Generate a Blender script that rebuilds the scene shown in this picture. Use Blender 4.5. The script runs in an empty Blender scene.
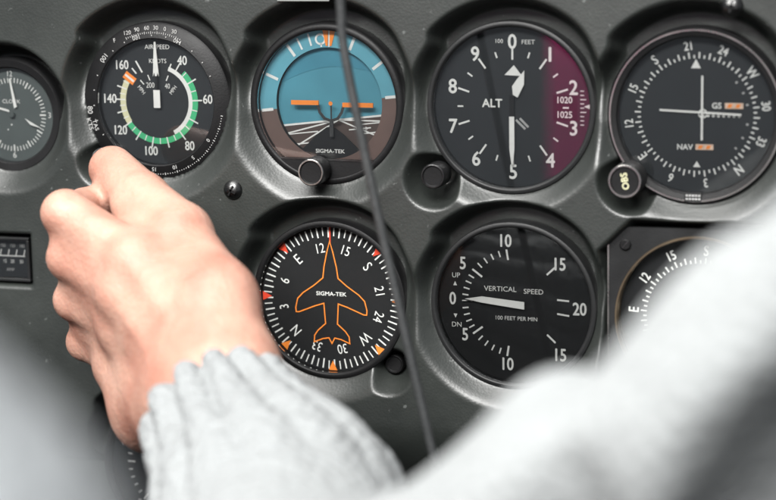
import bpy, math, random
import numpy as np
from mathutils import Vector, Matrix
random.seed(7)
PI = math.pi
MM = 0.001
scene = bpy.context.scene
COL = scene.collection

# panel coordinates (mm): x right, y up, z out of the panel  ->  world metres (x, -z, y)
def V(x, y, z): return Vector((x*MM, -z*MM, y*MM))

# ------------------------------------------------------------------ camera
cam_pos = V(318.22, 186.17, 963.72)
rgt = V(0.95048311, -0.01888048, -0.31020218).normalized()
upv = V(-0.03833508, 0.98340693, -0.17731676).normalized()
bck = rgt.cross(upv).normalized()
cd = bpy.data.cameras.new('camera'); cam = bpy.data.objects.new('camera', cd); COL.objects.link(cam)
cam.matrix_world = Matrix(((rgt.x, upv.x, bck.x, cam_pos.x), (rgt.y, upv.y, bck.y, cam_pos.y), (rgt.z, upv.z, bck.z, cam_pos.z), (0, 0, 0, 1)))
cd.sensor_fit = 'HORIZONTAL'; cd.sensor_width = 36.0; cd.lens = 2000/776*36
cd.clip_start = 0.02; cd.clip_end = 50
cd.dof.use_dof = True; cd.dof.focus_distance = 1.03; cd.dof.aperture_fstop = 5.0; cd.dof.aperture_blades = 0
scene.camera = cam

# ------------------------------------------------------------------ light: the cockpit's windows, and a lamp added for the mirrored magenta
w = bpy.data.worlds.new('World'); scene.world = w; w.use_nodes = True
nt = w.node_tree; nt.nodes.clear()
wo = nt.nodes.new('ShaderNodeOutputWorld'); bg = nt.nodes.new('ShaderNodeBackground')
tc = nt.nodes.new('ShaderNodeTexCoord'); sx = nt.nodes.new('ShaderNodeSeparateXYZ'); rp = nt.nodes.new('ShaderNodeValToRGB')
mr = nt.nodes.new('ShaderNodeMapRange'); mr.inputs['From Min'].default_value = -1; mr.inputs['From Max'].default_value = 1
nt.links.new(tc.outputs['Generated'], sx.inputs[0]); nt.links.new(sx.outputs['Z'], mr.inputs['Value'])
nt.links.new(mr.outputs[0], rp.inputs[0]); nt.links.new(rp.outputs[0], bg.inputs['Color']); nt.links.new(bg.outputs[0], wo.inputs[0])
el = rp.color_ramp.elements
el[0].position = 0.34; el[0].color = (0.008, 0.0082, 0.0085, 1)
el[1].position = 0.62; el[1].color = (0.24, 0.25, 0.27, 1)
e = el.new(0.44); e.color = (0.22, 0.236, 0.258, 1)
bg.inputs['Strength'].default_value = 1.0

def area(name, pos, target, sx_, sy_, power, color):
    ld = bpy.data.lights.new(name, 'AREA'); ld.shape = 'RECTANGLE'; ld.size = sx_; ld.size_y = sy_
    ld.energy = power; ld.color = color
    o = bpy.data.objects.new(name, ld); COL.objects.link(o)
    p = V(*pos); d = V(*target)-p
    o.location = p; o.rotation_euler = d.to_track_quat('-Z', 'Y').to_euler()
    return o
area('windscreen_light', (-150, 1020, 400), (0, 0, 20), 1.0, 0.32, 10, (1.0, 0.985, 0.96))
area('canopy_light', (350, 1950, 2500), (-20, 0, 0), 1.6, 1.0, 172, (1.0, 0.99, 0.97))
area('added_cushion_light', (-420, 700, 900), (-185, 10, 1215), 0.3, 0.3, 27, (1.0, 0.98, 0.95))  # added lamp that brightens the magenta pad for its mirror image

vs = scene.view_settings
vs.view_transform = 'Standard'; vs.look = 'None'; vs.gamma = 1; vs.exposure = 0.0
scene.render.engine = 'CYCLES'
scene.cycles.max_bounces = 8; scene.cycles.transparent_max_bounces = 12

# ------------------------------------------------------------------ materials
def new_mat(name):
    m = bpy.data.materials.new(name); m.use_nodes = True
    return m, m.node_tree, m.node_tree.nodes['Principled BSDF']
def mat(name, col, rough=0.5, metal=0.0, spec=0.5, bump=0, bscale=800, var=0, vscale=60, coat=0):
    m, t, b = new_mat(name)
    b.inputs['Base Color'].default_value = (*col, 1); b.inputs['Roughness'].default_value = rough
    b.inputs['Metallic'].default_value = metal; b.inputs['Specular IOR Level'].default_value = spec
    b.inputs['Coat Weight'].default_value = coat
    co = t.nodes.new('ShaderNodeTexCoord')
    if var:
        n = t.nodes.new('ShaderNodeTexNoise'); n.inputs['Scale'].default_value = vscale; n.inputs['Detail'].default_value = 6
        r = t.nodes.new('ShaderNodeMapRange'); r.inputs['To Min'].default_value = 1-var; r.inputs['To Max'].default_value = 1+var
        r.inputs['From Min'].default_value = .25; r.inputs['From Max'].default_value = .75
        mx = t.nodes.new('ShaderNodeVectorMath'); mx.operation = 'SCALE'; mx.inputs[0].default_value = col
        t.links.new(co.outputs['Object'], n.inputs['Vector']); t.links.new(n.outputs[0], r.inputs['Value'])
        t.links.new(r.outputs[0], mx.inputs['Scale']); t.links.new(mx.outputs[0], b.inputs['Base Color'])
        r2 = t.nodes.new('ShaderNodeMapRange'); r2.inputs['To Min'].default_value = max(rough-.1, .02); r2.inputs['To Max'].default_value = rough+.1
        t.links.new(n.outputs[0], r2.inputs['Value']); t.links.new(r2.outputs[0], b.inputs['Roughness'])
    if bump:
        n = t.nodes.new('ShaderNodeTexNoise'); n.inputs['Scale'].default_value = bscale; n.inputs['Detail'].default_value = 4
        bp = t.nodes.new('ShaderNodeBump'); bp.inputs['Strength'].default_value = bump; bp.inputs['Distance'].default_value = 0.0006
        t.links.new(co.outputs['Object'], n.inputs['Vector']); t.links.new(n.outputs[0], bp.inputs['Height']); t.links.new(bp.outputs[0], b.inputs['Normal'])
    return m

def panel_mat():
    m, t, b = new_mat('moulded_vinyl')
    b.inputs['Specular IOR Level'].default_value = 0.9
    co = t.nodes.new('ShaderNodeTexCoord')
    n = t.nodes.new('ShaderNodeTexNoise'); n.inputs['Scale'].default_value = 22; n.inputs['Detail'].default_value = 8; n.inputs['Roughness'].default_value = .65
    cr = t.nodes.new('ShaderNodeValToRGB'); cr.color_ramp.elements[0].position = .3; cr.color_ramp.elements[1].position = .72
    cr.color_ramp.elements[0].color = (.0165, .0192, .0175, 1); cr.color_ramp.elements[1].color = (.0275, .0315, .0285, 1)
    t.links.new(co.outputs['Object'], n.inputs['Vector']); t.links.new(n.outputs[0], cr.inputs[0])
    sn = t.nodes.new('ShaderNodeTexNoise'); sn.inputs['Scale'].default_value = 260; sn.inputs['Detail'].default_value = 3
    sr = t.nodes.new('ShaderNodeMapRange'); sr.inputs['From Min'].default_value = .70; sr.inputs['From Max'].default_value = .76; sr.inputs['To Max'].default_value = .55
    sm = t.nodes.new('ShaderNodeMix'); sm.data_type = 'RGBA'; sm.inputs['B'].default_value = (.16, .17, .165, 1)
    t.links.new(co.outputs['Object'], sn.inputs['Vector']); t.links.new(sn.outputs[0], sr.inputs['Value'])
    t.links.new(sr.outputs[0], sm.inputs['Factor']); t.links.new(cr.outputs[0], sm.inputs['A']); t.links.new(sm.outputs['Result'], b.inputs['Base Color'])
    r2 = t.nodes.new('ShaderNodeMapRange'); r2.inputs['To Min'].default_value = .33; r2.inputs['To Max'].default_value = .50
    t.links.new(n.outputs[0], r2.inputs['Value']); t.links.new(r2.outputs[0], b.inputs['Roughness'])
    v = t.nodes.new('ShaderNodeTexVoronoi'); v.inputs['Scale'].default_value = 750
    n2 = t.nodes.new('ShaderNodeTexNoise'); n2.inputs['Scale'].default_value = 380; n2.inputs['Detail'].default_value = 5
    ad = t.nodes.new('ShaderNodeMath'); ad.operation = 'ADD'
    t.links.new(co.outputs['Object'], v.inputs['Vector']); t.links.new(co.outputs['Object'], n2.inputs['Vector'])
    t.links.new(v.outputs['Distance'], ad.inputs[0]); t.links.new(n2.outputs[0], ad.inputs[1])
    bp = t.nodes.new('ShaderNodeBump'); bp.inputs['Strength'].default_value = .13; bp.inputs['Distance'].default_value = 0.0004
    t.links.new(ad.outputs[0], bp.inputs['Height']); t.links.new(bp.outputs[0], b.inputs['Normal'])
    return m

def glass_mat(name='cover_glass', ior=1.55):
    m = bpy.data.materials.new(name); m.use_nodes = True
    t = m.node_tree; t.nodes.clear()
    o = t.nodes.new('ShaderNodeOutputMaterial'); mx = t.nodes.new('ShaderNodeMixShader')
    tr = t.nodes.new('ShaderNodeBsdfTransparent'); gl = t.nodes.new('ShaderNodeBsdfGlossy'); fr = t.nodes.new('ShaderNodeFresnel')
    tr.inputs[0].default_value = (.97, .975, .975, 1)
    gl.inputs['Roughness'].default_value = .012; fr.inputs['IOR'].default_value = ior
    t.links.new(fr.outputs[0], mx.inputs[0]); t.links.new(tr.outputs[0], mx.inputs[1]); t.links.new(gl.outputs[0], mx.inputs[2])
    t.links.new(mx.outputs[0], o.inputs[0])
    return m

def skin_mat():
    m, t, b = new_mat('skin')
    co = t.nodes.new('ShaderNodeTexCoord')
    n = t.nodes.new('ShaderNodeTexNoise'); n.inputs['Scale'].default_value = 38; n.inputs['Detail'].default_value = 8
    cr = t.nodes.new('ShaderNodeValToRGB'); cr.color_ramp.elements[0].position = .3; cr.color_ramp.elements[1].position = .7
    cr.color_ramp.elements[0].color = (.39, .18, .13, 1); cr.color_ramp.elements[1].color = (.53, .315, .24, 1)
    t.links.new(co.outputs['Object'], n.inputs['Vector']); t.links.new(n.outputs[0], cr.inputs[0]); t.links.new(cr.outputs[0], b.inputs['Base Color'])
    b.inputs['Roughness'].default_value = .5
    b.inputs['Subsurface Weight'].default_value = .25; b.inputs['Subsurface Radius'].default_value = (1, .35, .18); b.inputs['Subsurface Scale'].default_value = .006
    v = t.nodes.new('ShaderNodeTexVoronoi'); v.inputs['Scale'].default_value = 420
    n2 = t.nodes.new('ShaderNodeTexNoise'); n2.inputs['Scale'].default_value = 160; n2.inputs['Detail'].default_value = 6
    ad = t.nodes.new('ShaderNodeMath'); ad.operation = 'MULTIPLY_ADD'; ad.inputs[1].default_value = .35
    t.links.new(co.outputs['Object'], v.inputs['Vector']); t.links.new(co.outputs['Object'], n2.inputs['Vector'])
    t.links.new(v.outputs['Distance'], ad.inputs[0]); t.links.new(n2.outputs[0], ad.inputs[2])
    bp = t.nodes.new('ShaderNodeBump'); bp.inputs['Strength'].default_value = .6; bp.inputs['Distance'].default_value = 0.0009
    t.links.new(ad.outputs[0], bp.inputs['Height']); t.links.new(bp.outputs[0], b.inputs['Normal'])
    return m

def knit_mat(name, col):
    m, t, b = new_mat(name)
    co = t.nodes.new('ShaderNodeTexCoord')
    n = t.nodes.new('ShaderNodeTexNoise'); n.inputs['Scale'].default_value = 140; n.inputs['Detail'].default_value = 6
    n2 = t.nodes.new('ShaderNodeTexVoronoi'); n2.inputs['Scale'].default_value = 210
    mx = t.nodes.new('ShaderNodeVectorMath'); mx.operation = 'SCALE'; mx.inputs[0].default_value = col
    r = t.nodes.new('ShaderNodeMapRange'); r.inputs['To Min'].default_value = .86; r.inputs['To Max'].default_value = 1.08
    for a in (n, n2): t.links.new(co.outputs['Object'], a.inputs['Vector'])
    t.links.new(n.outputs[0], r.inputs['Value']); t.links.new(r.outputs[0], mx.inputs['Scale']); t.links.new(mx.outputs[0], b.inputs['Base Color'])
    b.inputs['Roughness'].default_value = .9; b.inputs['Specular IOR Level'].default_value = .2
    b.inputs['Sheen Weight'].default_value = .08; b.inputs['Sheen Roughness'].default_value = .5
    ad = t.nodes.new('ShaderNodeMath'); ad.operation = 'ADD'
    t.links.new(n.outputs[0], ad.inputs[0]); t.links.new(n2.outputs['Distance'], ad.inputs[1])
    bp = t.nodes.new('ShaderNodeBump'); bp.inputs['Strength'].default_value = .8; bp.inputs['Distance'].default_value = 0.0025
    t.links.new(ad.outputs[0], bp.inputs['Height']); t.links.new(bp.outputs[0], b.inputs['Normal'])
    return m

M = dict(
    panel=panel_mat(), glass=glass_mat(), coated=glass_mat('coated_glass', 1.22), skin=skin_mat(),
    knit=knit_mat('white_knit', (.272, .285, .288)), denim=knit_mat('grey_cloth', (.25, .265, .275)),
    black=mat('black_bezel', (.007, .007, .0075), .5, spec=.3, bump=.15, bscale=900, var=.2),
    bezel=mat('grey_black_bezel', (.013, .0135, .014), .45, spec=.4, bump=.12, bscale=900, var=.2),
    dial=mat('dial_black', (.014, .0145, .0155), .75, spec=.25, bump=.08, bscale=1500, var=.12),
    dial_grey=mat('dial_charcoal', (.026, .029, .032), .75, spec=.25, bump=.08, bscale=1500, var=.12),
    clock=mat('dial_green_grey', (.085, .100, .098), .7, spec=.25, var=.1),
    white=mat('white_paint', (.80, .80, .77), .6, var=.05, vscale=300),
    dim=mat('worn_white_paint', (.42, .42, .41), .6, var=.12, vscale=400),
    green=mat('green_paint', (.06, .50, .22), .55, var=.06, vscale=200),
    cream=mat('cream_paint', (.72, .70, .45), .55, var=.06, vscale=200),
    orange=mat('orange_paint', (.95, .27, .035), .55, var=.06, vscale=200),
    red=mat('red_paint', (.85, .07, .03), .55, var=.06, vscale=200),
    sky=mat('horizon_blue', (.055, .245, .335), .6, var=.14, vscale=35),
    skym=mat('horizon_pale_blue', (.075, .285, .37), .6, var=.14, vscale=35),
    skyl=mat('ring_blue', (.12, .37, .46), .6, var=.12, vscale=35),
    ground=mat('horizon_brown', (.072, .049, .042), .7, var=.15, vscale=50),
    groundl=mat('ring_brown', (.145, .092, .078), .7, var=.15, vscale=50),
    metal=mat('bright_metal', (.62, .61, .58), .28, metal=1, bump=.1, var=.1),
    chrome=mat('dark_chrome', (.12, .12, .12), .33, metal=1, bump=.3, bscale=400, var=.3, vscale=200),
    gold=mat('brass_edge', (.30, .235, .16), .4, metal=1, var=.1),
    cable=mat('cable_rubber', (.035, .037, .038), .5, spec=.5, bump=.5, bscale=700, var=.15, vscale=200),
    flag=mat('flag_stripe', (.75, .55, .42), .6, var=.25, vscale=400),
    placard=mat('placard', (.22, .23, .22), .5, var=.08),
    magenta=mat('magenta_cloth', (.72, .05, .27), .85, bump=.5, bscale=150, var=.2),
)

# ------------------------------------------------------------------ mesh helpers
def text_mesh(s, cache={}):
    if s in cache: return cache[s]
    c = bpy.data.curves.new('glyphs', 'FONT'); c.body = s; c.size = 1; c.resolution_u = 3; c.align_x = 'LEFT'
    o = bpy.data.objects.new('glyphs', c); COL.objects.link(o)
    dg = bpy.context.evaluated_depsgraph_get()
    me = bpy.data.meshes.new_from_object(o.evaluated_get(dg))
    vs_ = [(v.co.x, v.co.y) for v in me.vertices]; fs = [tuple(p.vertices) for p in me.polygons]
    bpy.data.objects.remove(o); bpy.data.curves.remove(c); bpy.data.meshes.remove(me)
    cache[s] = (vs_, fs); return cache[s]
_cap = None
def cap_height():
    global _cap
    if _cap is None:
        vv, _ = text_mesh('H'); _cap = max(y for x, y in vv)
    return _cap

def pol(a, r): a = math.radians(a); return (r*math.sin(a), r*math.cos(a))     # clock angle from the top

class MB:
    """collects shapes in a gauge's own frame: millimetres, x right, y up, z towards the viewer"""
    def __init__(s): s.v = []; s.f = []; s.m = []
    def add(s, vv, ff, m):
        n = len(s.v); s.v += [tuple(p) for p in vv]
        for f in ff: s.f.append(tuple(i+n for i in f)); s.m.append(m)
    def poly(s, pts, z, m, th=0):
        n = len(pts)
        ar = sum(pts[i][0]*pts[(i+1) % n][1]-pts[(i+1) % n][0]*pts[i][1] for i in range(n))
        if ar < 0: pts = pts[::-1]
        if th:
            vv = [(x, y, z) for x, y in pts]+[(x, y, z-th) for x, y in pts]
            ff = [tuple(range(n)), tuple(range(2*n-1, n-1, -1))]+[(i, i+n, (i+1) % n+n, (i+1) % n) for i in range(n)]
            s.add(vv, ff, m)
        else: s.add([(x, y, z) for x, y in pts], [tuple(range(n))], m)
    def bar(s, a, r0, r1, w0, z, m, w1=None, cx=0, cy=0, th=0):
        w1 = w0 if w1 is None else w1
        A = math.radians(a); d = (math.sin(A), math.cos(A)); n = (math.cos(A), -math.sin(A))
        pts = [(cx+d[0]*r+n[0]*w/2*sg, cy+d[1]*r+n[1]*w/2*sg) for r, w, sg in ((r0, w0, -1), (r0, w0, 1), (r1, w1, 1), (r1, w1, -1))]
        s.poly(pts, z, m, th)
    def line(s, p, q, w, z, m, th=0):
        dx, dy = q[0]-p[0], q[1]-p[1]; L = math.hypot(dx, dy) or 1; nx, ny = -dy/L*w/2, dx/L*w/2
        s.poly([(p[0]+nx, p[1]+ny), (p[0]-nx, p[1]-ny), (q[0]-nx, q[1]-ny), (q[0]+nx, q[1]+ny)], z, m, th)
    def stroke(s, pts, w, z, m, closed=False):
        n = len(pts); rng = range(n if closed else n)
        L = []; R = []
        for i in rng:
            a = pts[(i-1) % n] if (closed or i > 0) else pts[i]; b = pts[(i+1) % n] if (closed or i < n-1) else pts[i]
            p = Vector(pts[i]); d1 = (p-Vector(a)); d2 = (Vector(b)-p)
            d1 = d1.normalized() if d1.length > 1e-9 else d2.normalized(); d2 = d2.normalized() if d2.length > 1e-9 else d1
            t = (d1+d2); t = t.normalized() if t.length > 1e-6 else d1
            nrm = Vector((-t.y, t.x)); k = w/2/max(.45, nrm.dot(Vector((-d1.y, d1.x))))
            L.append(p+nrm*k); R.append(p-nrm*k)
        vv = [(p.x, p.y, z) for p in L]+[(p.x, p.y, z) for p in R]
        ff = [(i, i+n, (i+1) % n+n, (i+1) % n) for i in range(n if closed else n-1)]
        s.add(vv, ff, m)
    def arc(s, r0, r1, a0, a1, z, m, n=None, cx=0, cy=0):
        n = n or max(2, int(abs(a1-a0)/2.5))
        P = [(cx+pol(a0+(a1-a0)*i/n, r1)[0], cy+pol(a0+(a1-a0)*i/n, r1)[1], z) for i in range(n+1)]
        Q = [(cx+pol(a0+(a1-a0)*i/n, r0)[0], cy+pol(a0+(a1-a0)*i/n, r0)[1], z) for i in range(n+1)]
        s.add(P+Q, [(i, i+n+1, i+n+2, i+1) for i in range(n)], m)
    def disc(s, r, z, m, cx=0, cy=0, n=64): s.poly([(cx+pol(360*i/n, r)[0], cy+pol(360*i/n, r)[1]) for i in range(n)], z, m)
    def text(s, st, x, y, cap, z, m, rot=0, wx=1.0, bold=0):
        vv, ff = text_mesh(st); k = cap/cap_height()
        x0 = min(p[0] for p in vv); x1 = max(p[0] for p in vv); y0, y1 = 0, cap_height()
        R = math.radians(rot); c, sn = math.cos(R), math.sin(R)
        offs = [(0, 0)] if not bold else [(-bold/2, 0), (bold/2, 0), (0, bold/2), (0, -bold/2)]
        for j, (ox, oy) in enumerate(offs):
            out = []
            for px, py in vv:
                u = (px-(x0+x1)/2)*k*wx+ox; v = (py-(y0+y1)/2)*k+oy
                out.append((x+u*c-v*sn, y+u*sn+v*c, z+j*.012))
            s.add(out, ff, m)
    def lathe(s, prof, m, n=72, cx=0, cy=0, knurl=None):
        vv = []
        for i in range(n):
            a = 2*PI*i/n
            for r, z in prof:
                rr = r+(knurl if (knurl and i % 2) else 0)
                vv.append((cx+rr*math.cos(a), cy+rr*math.sin(a), z))
        k = len(prof); ff = []
        for i in range(n):
            j = (i+1) % n
            for q in range(k-1):
                ff.append((i*k+q, j*k+q, j*k+q+1, i*k+q+1))
        s.add(vv, ff, m)
    def box(s, x0, x1, y0, y1, z0, z1, m):
        vv = [(x, y, z) for z in (z0, z1) for y in (y0, y1) for x in (x0, x1)]
        s.add(vv, [(0, 2, 3, 1), (4, 5, 7, 6), (0, 1, 5, 4), (2, 6, 7, 3), (0, 4, 6, 2), (1, 3, 7, 5)], m)
    def build(s, name, mats, parent=None, smooth=False, bevel=0):
        if isinstance(mats, str): mats = [mats]
        me = bpy.data.meshes.new(name)
        me.from_pydata([(x*MM, y*MM, z*MM) for x, y, z in s.v], [], s.f)
        for k in mats: me.materials.append(M[k])
        me.polygons.foreach_set('material_index', s.m)
        if smooth: me.polygons.foreach_set('use_smooth', [True]*len(me.polygons))
        me.update()
        o = bpy.data.objects.new(name, me); COL.objects.link(o)
        if smooth:
            es = o.modifiers.new('edges', 'EDGE_SPLIT'); es.split_angle = math.radians(38)
        if bevel:
            bv = o.modifiers.new('bevel', 'BEVEL'); bv.width = bevel*MM; bv.segments = 2; bv.limit_method = 'ANGLE'
        if parent: o.parent = parent
        return o

def thing(name, label, cat, x, y, z=0, group=None):
    o = bpy.data.objects.new(name, None); COL.objects.link(o)
    o.location = V(x, y, z); o.rotation_euler = (PI/2, 0, 0); o.empty_display_size = .01
    o['label'] = label; o['category'] = cat
    if group: o['group'] = group
    return o

# ------------------------------------------------------------------ centres of the instruments (mm)
AIR, ATT, ALT, NAV = (-126, 75), (-30.5, 75.4), (67, 75.2), (159, 72.9)
DGY, VSI, LOC = (-31.6, -27.1), (67.5, -25.3), (162, -27)
TAC, CLK = (-126, -126), (-212.8, 66.5)

# ------------------------------------------------------------------ instrument panel (a moulded cover with dished openings)
def build_panel():
    st = 1.0
    xs = np.arange(-330, 300.1, st); ys = np.arange(-215, 170.1, st)
    X, Y = np.meshgrid(xs, ys)
    H0 = 12.8
    h = np.full_like(X, H0)
    # the lower edge of the cover rolls back under the panel
    b = np.clip((-88-Y)/40, 0, 1); h -= 22*b*b
    def smin(a, b_, k):
        t = np.clip(.5+.5*(b_-a)/k, 0, 1); return b_*(1-t)+a*t-k*t*(1-t)
    def prof(r, rin, rout, zin, sn):
        # shallow, hollow slope below each dial; a steep hooded wall above it
        q = np.clip((sn+.15)/.7, 0, 1); q = q*q*(3-2*q)
        rin = rin+4.3*q*(rout-rin)/8.9
        t = np.clip((r-rin)/(rout-rin), -.6, 1.6)
        tt = np.where(t > 0, (1-.15*(1-q))*t+.15*(1-q)*t*np.abs(t), t*.3)
        zin = zin+4.6*(1-q)-3.0*q
        return zin+(H0-zin)*tt
    for i, (c, rin, rout, zin) in enumerate(((AIR, 42.6, 51.5, 0), (ATT, 42.6, 51.5, 0), (ALT, 43.6, 51.5, 0), (NAV, 43.6, 52.5, 0), 
                              (DGY, 42.6, 51.5, 0), (VSI, 43.6, 51.5, 0), (TAC, 42.6, 51.5, -6), (CLK, 31.5, 40, 0))):
        dx, dy = X-c[0], Y-c[1]; r = np.hypot(dx, dy); th = np.degrees(np.arctan2(dy, dx))
        # clearance lobe along the top of each dish, ending in a step near ten o'clock
        if rin > 40:
            wl = 1/(1+np.exp((th-139)/1.3))*1/(1+np.exp((38-th)/5))
            r = r-3.8*wl
        h = smin(h, prof(r, rin, rout, zin, dy/np.maximum(np.hypot(dx, dy), 1)), 3.2)
        h = np.where(np.hypot(dx, dy) < rin-2.5, -8.5, h)
    # clearance pockets for setting knobs
    for (x, y, rr, zf) in ((ALT[0]-38.5, ALT[1]-36, 10, 1), (NAV[0]-30, NAV[1]-32, 11, 0), (DGY[0]+34.0, DGY[1]-33.6, 6.5, -3), (AIR[0]-29, AIR[1]-31, 9, 1)):
        r = np.hypot(X-x, Y-y); h = smin(h, zf+(r-rr)*2.2, 1.5)
    # square opening of the lower right instrument
    q = np.maximum(np.maximum(abs(X-LOC[0]), abs(Y-LOC[1])), (abs(X-LOC[0])+abs(Y-LOC[1]))*.60)
    h = smin(h, 2+(q-46)*3.0, 1.0)
    # window of the small engine gauge at the far left
    q = np.maximum(abs(X+224)-22.6, abs(Y+11.5)-12.4)
    h = smin(h, 3+(q)*4, .8)
    h = np.maximum(h, -9)
    h += .10*np.sin(X*.05+Y*.031)+.10*np.sin(Y*.07-X*.023)
    ny, nx = X.shape
    vv = np.stack([X*MM, -h*MM, Y*MM], -1).reshape(-1, 3)
    idx = np.arange(nx*ny).reshape(ny, nx)
    ff = np.stack([idx[:-1, :-1], idx[:-1, 1:], idx[1:, 1:], idx[1:, :-1]], -1).reshape(-1, 4)
    me = bpy.data.meshes.new('instrument_panel'); me.from_pydata(vv.tolist(), [], ff.tolist())
    me.polygons.foreach_set('use_smooth', [True]*len(me.polygons)); me.materials.append(M['panel']); me.update()
    o = bpy.data.objects.new('instrument_panel', me); COL.objects.link(o)
    o['label'] = 'dark grey moulded cockpit panel holding all the round dials'; o['category'] = 'instrument panel'
    sd = o.modifiers.new('thickness', 'SOLIDIFY'); sd.thickness = .002; sd.offset = -1
    return o
panel = build_panel()

def panel_screw(x, y, z, r, name='screw'):
    b = MB()
    b.lathe([(r*1.15, -1), (r*1.1, .6), (r, 1.2), (r*.85, r*.45), (r*.5, r*.68), (.001, r*.75)], 0, 28)
    rot = random.uniform(0, 90)
    for a in (rot, rot+90):
        b.bar(a, -r*.62, r*.62, r*.22, r*.80, 1, th=.5)
    o = b.build(name, ['chrome', 'black'], None, smooth=True)
    o.location = V(x, y, z); o.rotation_euler = (PI/2, 0, 0)
    o.parent = panel
    return o
panel_screw(-79.9, 31.0, 12.8, 4.6)
panel_screw(177.3, 126.1, 12.8, 4.8)
b = MB(); b.box(-14, 14, -7, 7, 0, 1.0, 0)
pl = b.build('placard', ['placard'], panel, bevel=.3); pl.location = V(-38, 135.4, 13.0); pl.rotation_euler = (PI/2, 0, 0)

# ------------------------------------------------------------------ common gauge parts
def bezel(root, rin, rout, zf=6, mats=('black',), lip=1.0, name='bezel'):
    b = MB()
    b.lathe([(rin+.3, -4), (rin, 0), (rin, zf-1.2), (rin+lip*.6, zf-.2), (rin+lip, zf), (rout-1.4, zf), (rout-.4, zf-.4), (rout, zf-1.4), (rout, -5)], 0, 120)
    return b.build(name, list(mats), root, smooth=True)
def glass(root, r, z=4.2, m='glass'):
    b = MB(); b.lathe([(.001, z), (r*.5, z), (r, z), (r, z-1.1), (.001, z-1.1)], 0, 96)
    b.f = [f[::-1] for f in b.f]
    # outward faces
    b2 = MB(); n = 96
    P = [(r*math.cos(2*PI*i/n), r*math.sin(2*PI*i/n)) for i in range(n)]
    b2.poly(P, z, 0, th=1.0)
    return b2.build('cover_glass', [m], root)
def dial(root, r, m, z=0.0):
    b = MB(); n = 96
    b.poly([(r*math.cos(2*PI*i/n), r*math.sin(2*PI*i/n)) for i in range(n)], z, 0, th=1.5)
    return b.build('dial', [m], root)
def hub(root, r=2.6, m='black', z=2.6):
    b = MB(); b.lathe([(r, 0.2), (r, z-.4), (r-.4, z), (.001, z)], 0, 32)
    return b.build('hub', [m], root, smooth=True)
def knob(root, x, y, z, r, L, rim='metal', face='black', rimw=.9, knurl=.18):
    """a turned setting knob on its shaft, its end ringed in bright metal"""
    b = MB()
    b.lathe([(r*.55, -L-4), (r*.55, -L), (r*.93, -L), (r, -L+.8), (r, -.6), (r-.3, 0)], 0, 72, knurl=knurl)
    b.lathe([(r-.3-rimw, .05), (r-.8-rimw, -.5), (.001, -.5)], 0, 72)
    k = b.build('knob', [face], root, smooth=True); k.location = (x*MM, y*MM, z*MM)
    c = MB(); c.lathe([(r-.25, -.7), (r-.2, 0), (r-.5, .3), (r-.1-rimw, .3), (r-.3-rimw, -.1), (r-.3-rimw, -.6)], 0, 72)
    c.build('knob_rim', [rim], k, smooth=True)
    return k

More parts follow.
